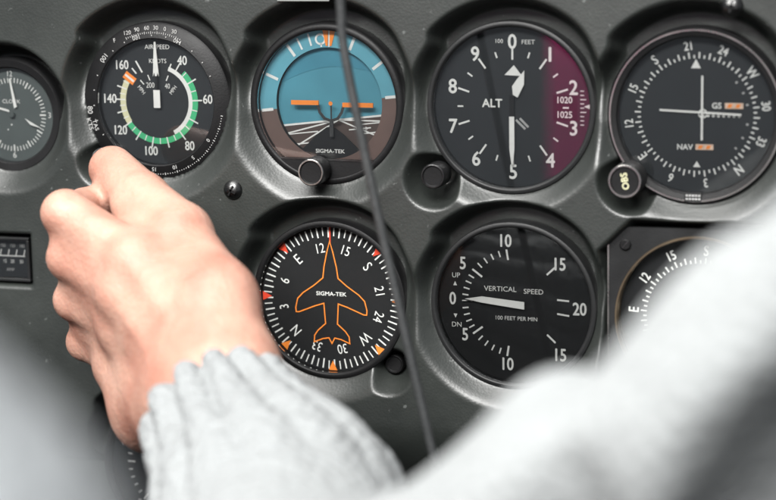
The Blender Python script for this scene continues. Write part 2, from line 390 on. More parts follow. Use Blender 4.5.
# ------------------------------------------------------------------ airspeed indicator
def airspeed():
    g = thing('airspeed_indicator', 'round airspeed dial with green and cream arcs, beside the clock', 'airspeed gauge', *AIR)
    b = MB()
    b.lathe([(33.6, -4), (33.4, 0), (33.4, 4.6), (33.9, 5.2), (34.6, 5.0), (41.0, 3.4), (42.0, 2.6), (42.3, 1.2), (42.3, -5)], 0, 120)
    bz = b.build('bezel', ['black'], g, smooth=True)
    t = MB(); z = 5.55
    def ring(s, a, r, cap, rot): x, y = pol(a, r); t.text(s, x, y, cap, z-(r-34.6)*.25+.12, 0, rot=rot)
    for s, x in (('F', -22), ('120', -14.3), ('90', -8.9), ('60', -3.2), ('30', 2.0), ('0', 7.2), ('30', 12.4)):
        y = math.sqrt(39.2**2-x*x); t.text(s, x, y, 2.1, 4.55, 0, rot=-math.degrees(math.asin(x/39.2))*.35)
    for i in range(27):
        a = -24+i*1.9; L = 1.4 if i % 3 == 0 else .8
        t.bar(a, 36.6-L*.5, 36.6+L*.5, .3, 5.05, 0)
    ring('120', -15, 35.2, 2.2, 180+15); ring('140', 24, 35.2, 2.2, 180-24); ring('100', -51, 36.6, 2.5, 180+51)
    ring('80', -97, 38.2, 2.9, -90)
    t.text('TAS', -34.9, -12.6, 2.2, 5.2, 0, rot=-72, wx=1.1); t.text('KTS', -38.4, -12.2, 2.4, 4.6, 0, rot=-74, wx=1.1)
    for s, a in (('20', 203), ('15', 183), ('10', 163.5), ('5', 144), ('0', 123)): ring(s, a, 35.6, 2.0, 180-a+180)
    for i in range(56):
        a = 100+i*2.1; L = 1.2 if i % 5 == 0 else .45
        t.bar(a, 38.2-L*.5, 38.2+L*.5, .4, 4.45, 0)
    for i in range(15): t.bar(-120+i*13.3, 34.9, 35.6, .45, 5.4, 0)
    t.build('bezel_scale', ['dim'], bz)
    d = dial(g, 33.3, 'dial_grey')
    t = MB(); z = .25
    t.arc(19.5, 22.6, 44, 237, z, 1); t.arc(17.3, 19.5, 20, 153, z, 0); t.arc(18.9, 22.2, 237, 301, z, 2)
    knots = [(40, 33), (50, 61), (60, 88), (70, 117), (80, 143.5), (90, 168), (100, 191), (110, 214), (120, 236), (130, 255), (140, 272), (150, 289), (160, 308)]
    for k, a in knots:
        if k == 160: continue
        t.bar(a, 19.3, 25, .75, z+.08, 0)
    for i in range(len(knots)-1):
        a = (knots[i][1]+knots[i+1][1])/2; t.bar(a, 19.5, 22.6, .55, z+.08, 0)
    t.bar(22, 18, 21.5, .7, z+.08, 0)
    t.bar(307, 16.8, 23.8, 4.2, z+.1, 3); t.bar(307, 17.2, 23.4, 1.2, z+.16, 0)
    t.bar(330, 17.6, 24.6, .9, z, 0); t.bar(320, 19, 22.8, .8, z, 0)
    for s, x, y in (('40', 14.4, 21.8), ('60', 28.2, 1.6), ('80', 17, -23.2), ('100', -5.2, -26.4), ('120', -22.6, -15.6), ('140', -28, 1.2), ('160', -20.2, 19.2)):
        t.text(s, x, y, 4.6, z, 0, wx=.82, bold=.25)
    t.text('AIRSPEED', .3, 28.8, 2.3, z, 0, wx=1.0); t.text('KNOTS', .4, 21.4, 2.2, z, 0, wx=.95)
    t.text('200', -4.4, 8.6, 2.8, z, 0, wx=.8); t.text('40', 5.4, 8.2, 2.6, z, 0, wx=.8)
    t.text('MPH', -9.6, 6.0, 2.0, z, 0, rot=-52, wx=.9); t.text('MPH', 8.6, 6.2, 2.0, z, 0, rot=52, wx=.9)
    for a in (-42, -22, 24): t.bar(a, 12, 15, .6, z, 0)
    t.build('scale_markings', ['white', 'green', 'cream', 'orange'], d)
    n = MB()
    n.poly([(-1.7, 13.4), (-.9, 15.6), (-.5, 13.6), (.5, 13.6), (.9, 15.6), (1.7, 13.4), (.45, 31.6), (-.45, 31.6)], 2.4, 0, th=.5)
    n.box(-1.85, 1.85, -3.2, 6.2, 1.9, 2.4, 0); n.box(-.6, .6, 6.2, 13.6, 1.8, 2.2, 1)
    n.build('needle', ['white', 'dial'], g)
    glass(g, 33.3)
    knob(g, -27.5, -30, 14, 6.4, 11)
    return g
airspeed()

# ------------------------------------------------------------------ attitude indicator
def attitude():
    g = thing('attitude_indicator', 'round artificial horizon dial, blue above and brown below, with orange wing bars', 'horizon gauge', *ATT)
    TILT = 6.4
    b = MB()
    b.lathe([(38.0, -4), (37.8, 0), (37.8, 4.4), (38.5, 5.2), (39, 5.4), (40.6, 5.0), (41.6, 4.2), (42, 2.6), (42, -5)], 0, 120)
    # the plain lower segment that carries the knob
    c = -28.6; n = 30; a0 = math.degrees(math.acos(c/38.2))
    pts = [pol(a0+(360-2*a0)*i/n, 38.2) for i in range(n+1)]
    b.poly(pts, 5.0, 0, th=4.2)
    b.build('bezel', ['black'], g, smooth=True)
    e = MB(); x = math.sin(math.radians(a0))*38
    e.line((-x, c+.7), (x, c-.3), .8, 5.3, 0, th=.6); e.build('edge_strip', ['chrome'], g)
    # roll ring: an annulus in two colours
    d = MB(); R0, R1 = 28.8, 38
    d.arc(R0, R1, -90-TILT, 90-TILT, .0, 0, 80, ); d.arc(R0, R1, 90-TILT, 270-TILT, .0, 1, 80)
    P = MB(); P.lathe([(R0, 0), (R0, -3.4)], 2, 96); d.add(P.v, [f[::-1] for f in P.f], 2)
    ring = d.build('roll_ring', ['skyl', 'groundl', 'dial'], g)
    t = MB()
    for a in (-90, -60, -30, -20, -10, 10, 20, 30, 60, 90):
        L = 7.4 if a in (-60, -30, 30, 60) else 6.6
        t.bar(a-TILT, R1-L-.6, R1-.8, 1.5 if abs(a) >= 30 else 1.0, .2, 0)
    t.arc(2.0, 3.0, 0, 360, .2, 0, 24, *pol(-TILT, 33.2)); t.bar(-TILT, 29.2, 31, .9, .2, 0)
    t.poly([pol(-3.8, R1), pol(1.0, R1), pol(.4, 29.6), pol(-1.6, 29.6)], .35, 1); t.poly([pol(2.4, R1), pol(7.0, R1), pol(4.4, 29.6), pol(2.4, 29.6)], .35, 1)
    t.bar(1.8, 29, R1, .7, .3, 0)
    t.build('roll_marks', ['white', 'orange'], ring)
    # the ball, a shallow dome behind the ring
    ball = MB(); hz = -9.2; T = math.radians(TILT); N = 64; RR = 31
    def side(up):
        # region of the disc above / below the tilted horizon
        pts = []
        off = hz*math.cos(T); A = math.acos(off/RR)
        if up: angs = [-A+2*A*i/N for i in range(N+1)]
        else: angs = [A+(2*PI-2*A)*i/N for i in range(N+1)]
        for a in angs:
            u, v = RR*math.sin(a), RR*math.cos(a); pts.append((u*math.cos(T)-v*math.sin(T), u*math.sin(T)+v*math.cos(T)))
        return pts
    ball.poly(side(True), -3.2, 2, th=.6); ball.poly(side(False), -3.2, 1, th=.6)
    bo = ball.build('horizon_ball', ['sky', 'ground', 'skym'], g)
    t = MB(); z = -3.0
    def L(u, v): return (u*math.cos(T)-v*math.sin(T), u*math.sin(T)+v*math.cos(T))
    h = hz*math.cos(T)
    t.line(L(-29.6, h), L(29.6, h), 1.0, z, 0)
    va = L(3, h)
    for e_ in ((-24, -21.5), (-33, -14.5), (24, -20), (33, -12.8)): t.line(va, L(*e_), .75, z+.05, 0)
    for x0, x1, y, w_ in ((-28, -9, -14, .6), (13, 29, -12.6, .6), (-24, -12, -19.5, .7), (14, 26, -17.4, .7), (8, 20, -14.8, .6)):
        t.line(L(x0, y), L(x1, y), w_, z+.02, 0)
    t.text('20', *L(-12.5, -19.6), 2.0, z+.1, 0, rot=TILT); t.text('10', *L(17, -15), 1.8, z+.1, 0, rot=TILT); t.text('20', *L(26.5, -17.4), 1.8, z+.1, 0, rot=TILT)
    # faint upper bands on the sky
    arcp = [L(-26+52*i/20, 13.0+5.5*math.sin(PI*i/20)) for i in range(21)]
    ca = math.degrees(math.atan2(26, 13)); top_ = [L(*pol(ca-2*ca*i/30, 29.07)) for i in range(31)]
    t.poly(arcp+top_[1:-1], z, 1)
    t.build('horizon_lines', ['white', 'sky'], bo)
    # fixed mask and miniature aeroplane
    m = MB(); m.poly([(-22, -29), (22, -29), (15, -23.5), (7, -16), (2, -12.5), (-2, -12.5), (-7, -16), (-15, -23.5)], -1.2, 0, th=.8)
    mk = m.build('lower_mask', ['dial'], g)
    t = MB(); t.text('SIGMA-TEK', -.2, -24.8, 1.9, -1.0, 0, wx=1.15, bold=.12); t.build('lettering', ['white'], mk)
    a = MB()
    a.box(-20, -5, -.7, 1.6, .9, 1.9, 0); a.box(8, 24.5, -1.6, .7, .9, 1.9, 0)
    a.disc(1.1, 1.9, 0, 1.6, .2, 20)
    U = [(-5.6, -.4), (-4.6, -4.4), (-2.0, -7.6), (1.6, -8.8), (5.2, -7.6), (7.4, -4.4), (8.4, -1.2)]
    a.stroke(U, 1.5, 1.5, 1); a.line((1.6, -8.8), (1.6, -17), 2.0, 1.4, 1, th=.6); a.line((1.6, -.8), (1.6, -8.8), .7, 1.4, 1, th=.5)
    a.build('aeroplane_symbol', ['orange', 'cable'], g)
    glass(g, 37.7)
    knob(g, -4.2, -33.4, 18, 7.0, 12)
    return g
attitude()

# ------------------------------------------------------------------ altimeter
def altimeter():
    g = thing('altimeter', 'round altitude dial reading from 0 to 9 with a knob at lower left', 'altimeter', *ALT)
    bezel(g, 40.2, 43.3, 6, ('bezel',))
    d = dial(g, 40.2, 'dial_grey'); t = MB(); z = .25; R = 32.6
    for k in range(10):
        a = 36*k; x, y = pol(a, R)
        t.text(str(k), x, y, 6.9, z, 0, wx=.92 if k != 1 else 1, bold=.4)
        t.bar(a, 23.6, 29.6, .95, z, 0); t.bar(a+18, 25.6, 28.6, .8, z, 0)
    t.text('ALT', -10.6, 1.8, 4.0, z, 0, wx=1.0, bold=.3); t.text('100', -6.6, 32.8, 2.0, z, 0); t.text('FEET', 8.2, 32.4, 2.1, z, 0, wx=1.1)
    t.poly([(20.6, 6.4), (33, 6.4), (33, -6.4), (20.6, -6.4)], z-.08, 2)
    t.text('1020', 26.6, 3.9, 3.1, z, 0, wx=.92, bold=.15); t.text('1025', 26.6, -3.4, 3.1, z, 0, wx=.92, bold=.15)
    for i in range(9):
        y = 8.4-i*2.1; L = 3.0 if i in (2, 5) else 1.9
        t.line((34.4, y), (34.4+L, y), .5, z, 0)
    t.poly([(36.2, .7), (39.4, 2), (39.4, -.6)], z, 0)
    t.line((1.6, -6.4), (6.4, -11), 1.1, z, 1); t.line((3.6, -5.6), (8, -10), 1.1, z, 1); 
    t.build('scale_markings', ['white', 'dim', 'dial'], d)
    n = MB(); n.poly([(-1.3, -4.6), (1.3, -4.6), (1.3, -21), (.55, -28.6), (-.3, -28.6), (-1.3, -21)], 2.6, 0, th=.5)
    n.poly([(-1.2, 6), (1.2, 6), (1.2, -4.6), (-1.2, -4.6)], 2.4, 1, th=.5); n.build('long_needle', ['white', 'dial'], g)
    n = MB(); n.poly([(6.4, 18.4), (6.2, 11.4), (2.9, 4.9), (.5, 6.2), (.1, 10.5), (2.6, 14)], 1.7, 0, th=.5); n.build('short_needle', ['white'], g)
    n = MB(); n.poly([(.9, 20.9), (-3.9, 16.0), (5.0, 15.6)], 1.0, 0, th=.4); n.build('index_pointer', ['white'], g)
    glass(g, 40.1)
    knob(g, -37.2, -33.6, 17, 6.2, 13, rim='chrome', rimw=.7)
    return g
altimeter()

# ------------------------------------------------------------------ course deviation indicator
def compass_card(t, heading_angle, r, cap, z, ticks_r=(27, 30.6), m=0, minor=0, bold=.25):
    for k, s in enumerate(('N', '3', '6', 'E', '12', '15', 'S', '21', '24', 'W', '30', '33')):
        a = heading_angle+30*k; x, y = pol(a, r)
        t.text(s, x, y, cap*(1.1 if s in 'NESW' else 1), z, m, rot=-a, wx=.8, bold=bold)
def nav():
    g = thing('course_indicator', 'round navigation dial with crossed white needles, at the upper right', 'navigation gauge', *NAV)
    b = MB()
    b.lathe([(38.2, -4), (38.0, 0), (38.0, 5), (38.6, 6), (40.9, 6.6)], 0, 120); b.lathe([(42.0, 6.6), (42.9, 5.6), (43.3, 4), (43.3, -5)], 0, 120)
    bz = b.build('bezel', ['black'], g, smooth=True)
    e = MB(); e.lathe([(40.9, 6.5), (41.1, 7.0), (41.8, 7.0), (42.0, 6.5)], 0, 140); e.build('bright_ring', ['metal'], bz, smooth=True)
    d = dial(g, 38.0, 'dial_grey'); t = MB(); z = .25
    compass_card(t, 142, 33.6, 4.1, z)
    for i in range(72):
        a = 142+5*i; L = 3.0 if i % 2 == 0 else 1.6
        t.bar(a, 27.4, 27.4+L, .75, z, 0)
    t.poly([(-.6, 27), (-3, 22.6), (1.8, 22.6)], z, 0); t.poly([(.2, -22.6), (2, -25.6), (-1.6, -25.6)], z, 0)
    for a in (50, 64, 78, 100, 116, 130): t.bar(a, 24.2, 25.4, 1.0, z, 1)
    t.text('GS', 9.6, 4.6, 2.7, z, 0, bold=.2); t.text('NAV', -5.6, -15.8, 2.6, z, 0, bold=.2)
    for i in range(8): t.disc(.75, z, 0, 3+i*2.5, -.3, 12)
    for i in range(10): t.disc(.6, z, 0, 2.6, 10.5-i*2.4, 12)
    t.arc(1.6, 2.3, 0, 360, z+.05, 0, 24, 2.9, .6)
    t.build('scale_markings', ['white', 'dim'], d)
    for (x0, x1, y0, y1) in ((13.6, 22.4, 3.2, 6.0), (-.4, 8.2, -17, -14.3)):
        f = MB(); f.box(x0, x1, y0, y1, .3, .8, 0)
        for k in range(2): xx = x0+(x1-x0)*(.12+.45*k); f.poly([(xx, y0+.5), (xx+1.9, y0+.5), (xx+2.7, y1-.5), (xx+.8, y1-.5)], .9, 1)
        f.build('warning_flag', ['flag', 'orange'], g)
    n = MB(); n.line((2.8, 19.2), (2.8, -12.2), 1.0, 2.2, 0, th=.5); n.build('vertical_needle', ['white'], g)
    n = MB(); n.line((-18, 2.2), (21.6, .4), 1.0, 1.4, 0, th=.5); n.build('horizontal_needle', ['white'], g)
    p = MB(); p.box(-4.6, 3.6, -41.6, -37.2, 5.4, 7.1, 0)
    for j, y in enumerate((-38.6, -40.3)):
        for k in range(5): p.poly([(-3.9+k*1.5, y-.45), (-2.8+k*1.5, y-.45), (-2.8+k*1.5, y+.45), (-3.9+k*1.5, y+.45)], 7.2, 1)
    p.build('bezel_tab', ['bezel', 'dim'], bz)
    glass(g, 37.9)
    k = knob(g, -31.4, -30.6, 20, 8.3, 15, rimw=1.0)
    t = MB(); t.text('OBS', 0, 0, 3.1, -.35, 0, rot=100, bold=.1); t.build('knob_lettering', ['cream'], k)
    return g
nav()

# ------------------------------------------------------------------ directional gyro
def gyro():
    g = thing('heading_indicator', 'round compass dial with an orange aeroplane outline and orange triangles', 'heading gauge', *DGY)
    bezel(g, 38.8, 42.2, 5.5)
    d = dial(g, 38.8, 'dial'); t = MB(); z = .25
    H = -131.5
    compass_card(t, H, 27.2, 5.0, z, bold=0)
    for i in range(72):
        a = H+5*i; t.bar(a, 32.6 if i % 2 == 0 else 33.4, 37.8, .75 if i % 2 == 0 else .6, z, 0)
    for k in range(1, 8):
        a = 45*k; c = pol(a, 38.4); t_ = pol(a, 33.2); n_ = pol(a+90, 2.4)
        t.poly([(c[0]+n_[0], c[1]+n_[1]), (c[0]-n_[0], c[1]-n_[1]), t_], z+.1, 2 if k in (1, 6, 7) else 1)
    t.bar(0, 29, 38.4, .7, z+.1, 2)
    half = [(0, 30.6), (1.6, 25), (3.4, 17), (4.2, 11), (9, 7), (15.5, 2.6), (18.6, -.6), (19.8, -5.5), (19.6, -7.8), (18, -7.8), (9, -4.2), (4.0, -2.6), (3.6, -9), (3.3, -13.4), (7.6, -17.2), (9.6, -20), (9.9, -23.6), (5, -21.6), (1.6, -21), (0, -24)]
    out = half+[(-x, y) for x, y in half[-2:0:-1]]
    t.stroke([(x-.2, y) for x, y in out], .62, z+.2, 1, closed=True)
    t.text('SIGMA-TEK', 0, 2.6, 2.0, z, 0, wx=1.15, bold=.12)
    t.build('scale_markings', ['white', 'orange', 'red'], d)
    glass(g, 38.7, m='coated')
    # the setting knob sits back in its pocket at the lower right
    k = knob(g, 33.4, -33.6, -1, 5.0, 7, rim='black', rimw=.6)
    return g
gyro()

# ------------------------------------------------------------------ vertical speed indicator
def vsi():
    g = thing('vertical_speed_indicator', 'round vertical speed dial with one white needle pointing left at 0', 'vertical speed gauge', *VSI)
    bezel(g, 40.2, 43.3, 6, ('bezel',))
    d = dial(g, 40.2, 'dial'); t = MB(); z = .25
    nums = (('10', -4.6, 32.6, 1), ('15', 23.4, 21.6, 1), ('20', 33.4, -1, 1), ('15', 23.6, -25.2, 1), ('10', -4, -31.4, 1), ('5', -26.6, -17, 1), ('5', -27.4, 20.2, 1), ('0', -33, 1.6, 1))
    for s, x, y, _ in nums: t.text(s, x, y, 6.2, z, 0, wx=.8, bold=.35)
    cx, cy = 2.2, 0
    def tick(a, r0, r1, w): t.bar(a, r0, r1, w, z, 0, cx=0, cy=.4)
    for sgn in (1, -1):
        for i in range(11):
            a = 270+(7.4*i if i <= 5 else 37+8.8*(i-5)) if sgn > 0 else 270-(7.4*i if i <= 5 else 37+8.8*(i-5))
            tick(a, 21.6 if i in (5,) else (22.6 if i in (0, 10) else 24.8), 28.0, 1.0 if i % 5 == 0 else .75)
        tick(90-43*sgn, 22.6, 28.6, .95)
    t.line((21.8, 3.2), (28, 2.8), .9, z, 0); t.line((21.8, -4), (28, -4.8), .9, z, 0)
    t.text('VERTICAL', -7.8, 7.6, 2.5, z, 0, wx=1.05); t.text('SPEED', 9.6, 6.9, 2.5, z, 0, wx=1.05)
    t.text('100 FEET PER MIN', .6, -7.4, 2.0, z, 0, wx=.98)
    t.text('UP', -31, 13.8, 2.5, z, 0); t.text('DN', -31, -12.0, 2.5, z, 0)
    t.poly([(-31.6, 10.6), (-32.6, 8.4), (-30.6, 8.4)], z, 0); t.poly([(-31.6, -8.6), (-32.6, -6.4), (-30.6, -6.4)], z, 0)
    t.build('scale_markings', ['white', 'dim'], d)
    n = MB(); n.poly([(5.2, -2.2), (5.2, 1.6), (-17, 3.6), (-26, 2.0), (-17.2, .4)], 2.2, 0, th=.5); n.build('needle', ['white'], g)
    glass(g, 40.1)
    return g
vsi()

# ------------------------------------------------------------------ lower right localizer indicator in a square case
def localizer():
    g = thing('course_indicator', 'square cased navigation dial with a brass ring behind the white sleeve', 'navigation gauge', *LOC)
    b = MB(); s = 45; k = 9
    oc = [(-s+k, -s), (s-k, -s), (s, -s+k), (s, s-k), (s-k, s), (-s+k, s), (-s, s-k), (-s, -s+k)]
    n = 96
    # flat square flange with a round opening
    inner = [(41*math.cos(2*PI*i/n), 41*math.sin(2*PI*i/n)) for i in range(n)]
    def onsq(a):
        c, sn = math.cos(a), math.sin(a); q = max(abs(c), abs(sn), (abs(c)+abs(sn))*s/(2*s-k))
        return (c/q*s, sn/q*s)
    outer = [onsq(2*PI*i/n) for i in range(n)]
    vv = [(x, y, 8.5) for x, y in inner]+[(x, y, 8.5) for x, y in outer]+[(x, y, -4) for x, y in outer]+[(x, y, -4) for x, y in inner]
    ff = []
    for i in range(n):
        j = (i+1) % n
        ff += [(i, i+n, j+n, j), (i+n, i+2*n, j+2*n, j+n), (i+3*n, i, j, j+3*n)]
    b.add(vv, ff, 0)
    bz = b.build('case', ['bezel'], g)
    e = MB()
    for xx in (-s+.3, s-.3):
        e = MB(); e.line((xx, -s+k), (xx, s-k), .8, 8.9, 0, th=1); e.build('edge_strip', ['metal'], bz)
    e = MB(); e.lathe([(40.0, -2), (40.0, 8.2), (40.5, 9.2), (41.3, 9.2), (41.6, 8.4)], 0, 120); e.build('brass_ring', ['gold'], bz, smooth=True)
    for sx_, sy_ in ((-1, 1), (1, 1), (1, -1), (-1, -1)):
        c = MB(); c.lathe([(2.9, 8.4), (2.8, 9.4), (2.2, 9.9), (.001, 9.9)], 0, 24, sx_*36.2, sy_*36.2); c.bar(40, -2.2, 2.2, .6, 10.0, 1, cx=sx_*36.2, cy=sy_*36.2)
        c.build('case_screw', ['black', 'chrome'], bz, smooth=True)
    d = dial(g, 40, 'dial', z=1); t = MB(); z = 1.3
    compass_card(t, -176, 33.5, 4.4, z)
    for i in range(72): t.bar(-176+5*i, 27, 27+(3 if i % 2 == 0 else 1.7), .75, z, 0)
    t.build('scale_markings', ['white'], d)
    n = MB(); n.line((0, 19), (0, -19), 1.0, 2.6, 0, th=.5); n.build('needle', ['white'], g)
    glass(g, 39.9, 6, 'coated')
    return g
localizer()

# ------------------------------------------------------------------ clock at the left edge
def clock():
    g = thing('cockpit_clock', 'small round clock with a grey green face at the left edge', 'clock', *CLK)
    b = MB(); b.lathe([(25.6, -4), (25.6, 3), (26.4, 4.2), (30, 4.6), (31, 3.6), (31.3, 2), (31.3, -5)], 0, 100)
    b.build('bezel', ['black'], g, smooth=True)
    d = dial(g, 25.6, 'clock'); t = MB(); z = .25
    for i in range(60): t.bar(6*i, 17.4 if i % 5 else 16.4, 20.0, .5 if i % 5 else .8, z, 0)
    t.text('12', -.6, 22.2, 3.0, z, 0, wx=.85); t.text('3', 22.2, 0, 3.0, z, 0); t.text('6', 0, -22, 3.2, z, 0); t.text('9', -22, 0, 3, z, 0)
    t.text('CLOCK', -.5, 7.2, 2.0, z, 0, wx=1.1); t.disc(.5, z, 0, -1, -5.5, 10); t.disc(.4, z, 0, -3.2, -8.2, 10)
    t.build('scale_markings', ['white'], d)
    n = MB(); n.poly([(1.7, 3.6), (3.4, 4.4), (.2, 19.6), (-.6, 19.6)], 1.6, 0, th=.4); n.build('minute_hand', ['white'], g)
    n = MB(); n.poly([(-1.6, 1.4), (-1.9, 2.6), (-12, 5.0), (-12, 4.0)], 1.1, 0, th=.4); n.build('hour_hand', ['white'], g)
    n = MB(); n.poly([(8.2, -1.8), (11.4, -5.2), (17.6, -6.9)], 2.1, 0, th=.3); n.build('second_hand', ['white'], g)
    hub(g, 1.6, 'clock', 2.2)
    glass(g, 25.5, 3.4)
clock()

# ------------------------------------------------------------------ small engine gauge under the clock, half out of the picture
def engine_gauge():
    g = thing('engine_gauge', 'small rectangular engine gauge left of the hand, below the clock', 'engine gauge', -224, -11.5)
    b = MB()
    for (x0, x1, y0, y1) in ((-22.4, 22.4, 10.6, 12.2), (-22.4, 22.4, -12.2, -10.6), (-22.4, -20.8, -10.6, 10.6), (20.8, 22.4, -10.6, 10.6)):
        b.box(x0, x1, y0, y1, 0, 11, 0)
    b.build('frame', ['bezel'], g, bevel=.4)
    d = MB(); d.box(-20.8, 20.8, -10.6, 10.6, 3, 6, 0); d = d.build('dial', ['dial_grey'], g); t = MB(); z = 6.2
    t.line((-19, 1), (17.4, 1), .6, z, 0)
    for i in range(8): t.line((-17+i*4.8, 1.1), (-17+i*4.8+.9, 4.6), .55, z, 0)
    for s, x in (('0', -8.5), ('50', -2), ('100', 4.4), ('150', 10.2), ('180', 16)): t.text(s, x, 6.8, 1.9, z, 1, wx=.8)
    for s, x in (('5', -7.5), ('10', -1.5), ('15', 5), ('20', 9.5), ('30', 15)): t.text(s, x, -2.0, 1.9, z, 0, wx=.85)
    t.text('AMP', 8, -6.6, 1.7, z, 1)
    t.build('scale_markings', ['white', 'dim'], d)
    b = MB(); b.box(-22.4, 22.4, -10.6, 10.6, 8.2, 9, 0); b.build('cover_glass', ['glass'], g)
engine_gauge()

# ------------------------------------------------------------------ the third-row dial that shows under the wrist
def tach():
    g = thing('tachometer', 'round dial below the wrist with the number 10 showing', 'tachometer', *TAC, z=-6)
    bezel(g, 39, 42.2, 6)
    d = dial(g, 39, 'dial_grey'); t = MB(); z = .25
    for i in range(31):
        a = 225+9*i; t.bar(a, 25.5 if i % 5 == 0 else 27.5, 30, .9 if i % 5 == 0 else .6, z, 0)
    t.text('5', *pol(225, 33.5), 4.4, z, 0); t.text('10', *pol(291, 32.5), 5, z, 0, wx=.85); t.text('15', *pol(335, 33), 4.6, z, 0, wx=.85)
    t.build('scale_markings', ['white'], d)
    n = MB(); n.poly([(-1.4, -5), (1.4, -5), (.5, 27), (-.5, 27)], 2.2, 0, th=.5); n.build('needle', ['white'], g)
    glass(g, 38.9)
tach()
# ------------------------------------------------------------------ loose black cable hanging in front of the dials
def tube(name, pts, r, m, n=14, twist=True):
    # Catmull-Rom through the points
    P = [Vector(p) for p in pts]; P = [P[0]*2-P[1]]+P+[P[-1]*2-P[-2]]; path = []
    for i in range(1, len(P)-2):
        for k in range(14):
            t = k/14; a, b_, c, d = P[i-1:i+3]
            path.append(.5*((2*b_)+(c-a)*t+(2*a-5*b_+4*c-d)*t*t+(3*b_-a-3*c+d)*t**3))
    path.append(P[-2])
    vv = []; 
    for i, p in enumerate(path):
        d = (path[min(i+1, len(path)-1)]-path[max(i-1, 0)]).normalized()
        u = d.cross(Vector((0, 0, 1))).normalized(); v = d.cross(u)
        for k in range(n):
            a = 2*PI*k/n; q = p+(u*math.cos(a)+v*math.sin(a))*r; vv.append(V(*q))
    ff = [(i*n+k, i*n+(k+1) % n, (i+1)*n+(k+1) % n, (i+1)*n+k) for i in range(len(path)-1) for k in range(n)]
    ff += [tuple(range(n-1, -1, -1)), tuple(range((len(path)-1)*n, len(path)*n))]
    me = bpy.data.meshes.new(name); me.from_pydata([tuple(v) for v in vv], [], ff); me.materials.append(M[m])
    me.polygons.foreach_set('use_smooth', [True]*len(ff)); me.update()
    o = bpy.data.objects.new(name, me); COL.objects.link(o); return o
c = tube('hanging_cable', [(14, 230, 116), (17.1, 152.9, 115), (18.0, 130.7, 115), (19.8, 108.3, 115), (32.2, 45, 115), (44.1, -10, 115), (57.9, -72.9, 115), (67.7, -122.5, 115), (80, -190, 120)], 2.15, 'cable')
c['label'] = 'thin dark cable hanging slantwise in front of the dials'; c['category'] = 'cable'

# ------------------------------------------------------------------ implicit surfaces for the person
def surface_nets(F, lo, st):
    """naive surface nets of the zero level of F; returns vertices (mm) and quads"""
    nx, ny, nz = F.shape; ins = F < 0
    acc = np.zeros((nx-1, ny-1, nz-1, 3), np.float32); cnt = np.zeros((nx-1, ny-1, nz-1), np.float32)
    for ax in range(3):
        o1 = [(a, b_) for a in (0, 1) for b_ in (0, 1)]
        oth = [i for i in range(3) if i != ax]
        for a, b_ in o1:
            s0 = [None]*3; s1 = [None]*3
            s0[ax] = slice(0, F.shape[ax]-1); s1[ax] = slice(1, F.shape[ax])
            for o_, s_ in zip(oth, (a, b_)):
                s0[o_] = s1[o_] = slice(s_, F.shape[o_]-1+s_)
            f0, f1 = F[tuple(s0)], F[tuple(s1)]
            x = (f0 < 0) != (f1 < 0)
            t = np.where(x, f0/(f0-f1+1e-12), 0)
            acc[..., ax] += np.where(x, t, 0); acc[..., oth[0]] += x*a; acc[..., oth[1]] += x*b_; cnt += x
    act = cnt > 0; idx = -np.ones(act.shape, np.int64); idx[act] = np.arange(act.sum())
    ijk = np.argwhere(act); vv = (ijk+acc[act]/cnt[act][:, None])*st+np.array(lo)
    quads = []
    for ax in range(3):
        oth = [i for i in range(3) if i != ax]
        s0 = [slice(1, n-1) for n in F.shape]; s1 = list(s0)
        s0[ax] = slice(0, F.shape[ax]-1); s1[ax] = slice(1, F.shape[ax])
        a0, a1 = ins[tuple(s0)], ins[tuple(s1)]; x = np.argwhere(a0 != a1); sg = a0[a0 != a1]
        base = x.copy(); base[:, oth[0]] += 1; base[:, oth[1]] += 1
        def cell(d0, d1):
            c_ = base.copy(); c_[:, oth[0]] += d0; c_[:, oth[1]] += d1
            return idx[c_[:, 0], c_[:, 1], c_[:, 2]]
        q = np.stack([cell(-1, -1), cell(0, -1), cell(0, 0), cell(-1, 0)], 1)
        flip = sg if ax != 1 else ~sg
        q[~flip] = q[~flip][:, ::-1]; quads.append(q)
    return vv, np.concatenate(quads)

class Field:
    def __init__(s, lo, hi, st):
        s.lo = lo; s.st = st
        ax = [np.arange(lo[i], hi[i]+st, st, dtype=np.float32) for i in range(3)]
        s.X, s.Y, s.Z = np.meshgrid(*ax, indexing='ij'); s.F = np.full(s.X.shape, 60., np.float32); s.ax = ax
    def seg(s, a, b_, ra, rb=None):
        rb = ra if rb is None else rb
        a = np.array(a, np.float32); d = np.array(b_, np.float32)-a; L = float(d@d) or 1e-6
        t = np.clip(((s.X-a[0])*d[0]+(s.Y-a[1])*d[1]+(s.Z-a[2])*d[2])/L, 0, 1)
        return np.sqrt((s.X-a[0]-t*d[0])**2+(s.Y-a[1]-t*d[1])**2+(s.Z-a[2]-t*d[2])**2)-(ra+(rb-ra)*t)
    @staticmethod
    def smin(a, b_, k):
        h = np.clip(.5+.5*(b_-a)/k, 0, 1); return b_*(1-h)+a*h-k*h*(1-h)
    def join(s, D, k): s.F = s.smin(s.F, D, k)
    def cut(s, D, k): s.F = -s.smin(-s.F, D, k)
    def mesh(s): return surface_nets(s.F, s.lo, s.st)

def link_mesh(name, vv, qq, m, parent):
    me = bpy.data.meshes.new(name)
    me.from_pydata(np.stack([vv[:, 0]*MM, -vv[:, 2]*MM, vv[:, 1]*MM], 1).tolist(), [], qq.tolist())
    me.materials.append(M[m]); me.polygons.foreach_set('use_smooth', [True]*len(qq)); me.update()
    o = bpy.data.objects.new(name, me); COL.objects.link(o); o.parent = parent
    return o

person = bpy.data.objects.new('person', None); COL.objects.link(person)
person['label'] = 'person in a white knitted sweater whose curled hand reaches to the dials'; person['category'] = 'person'

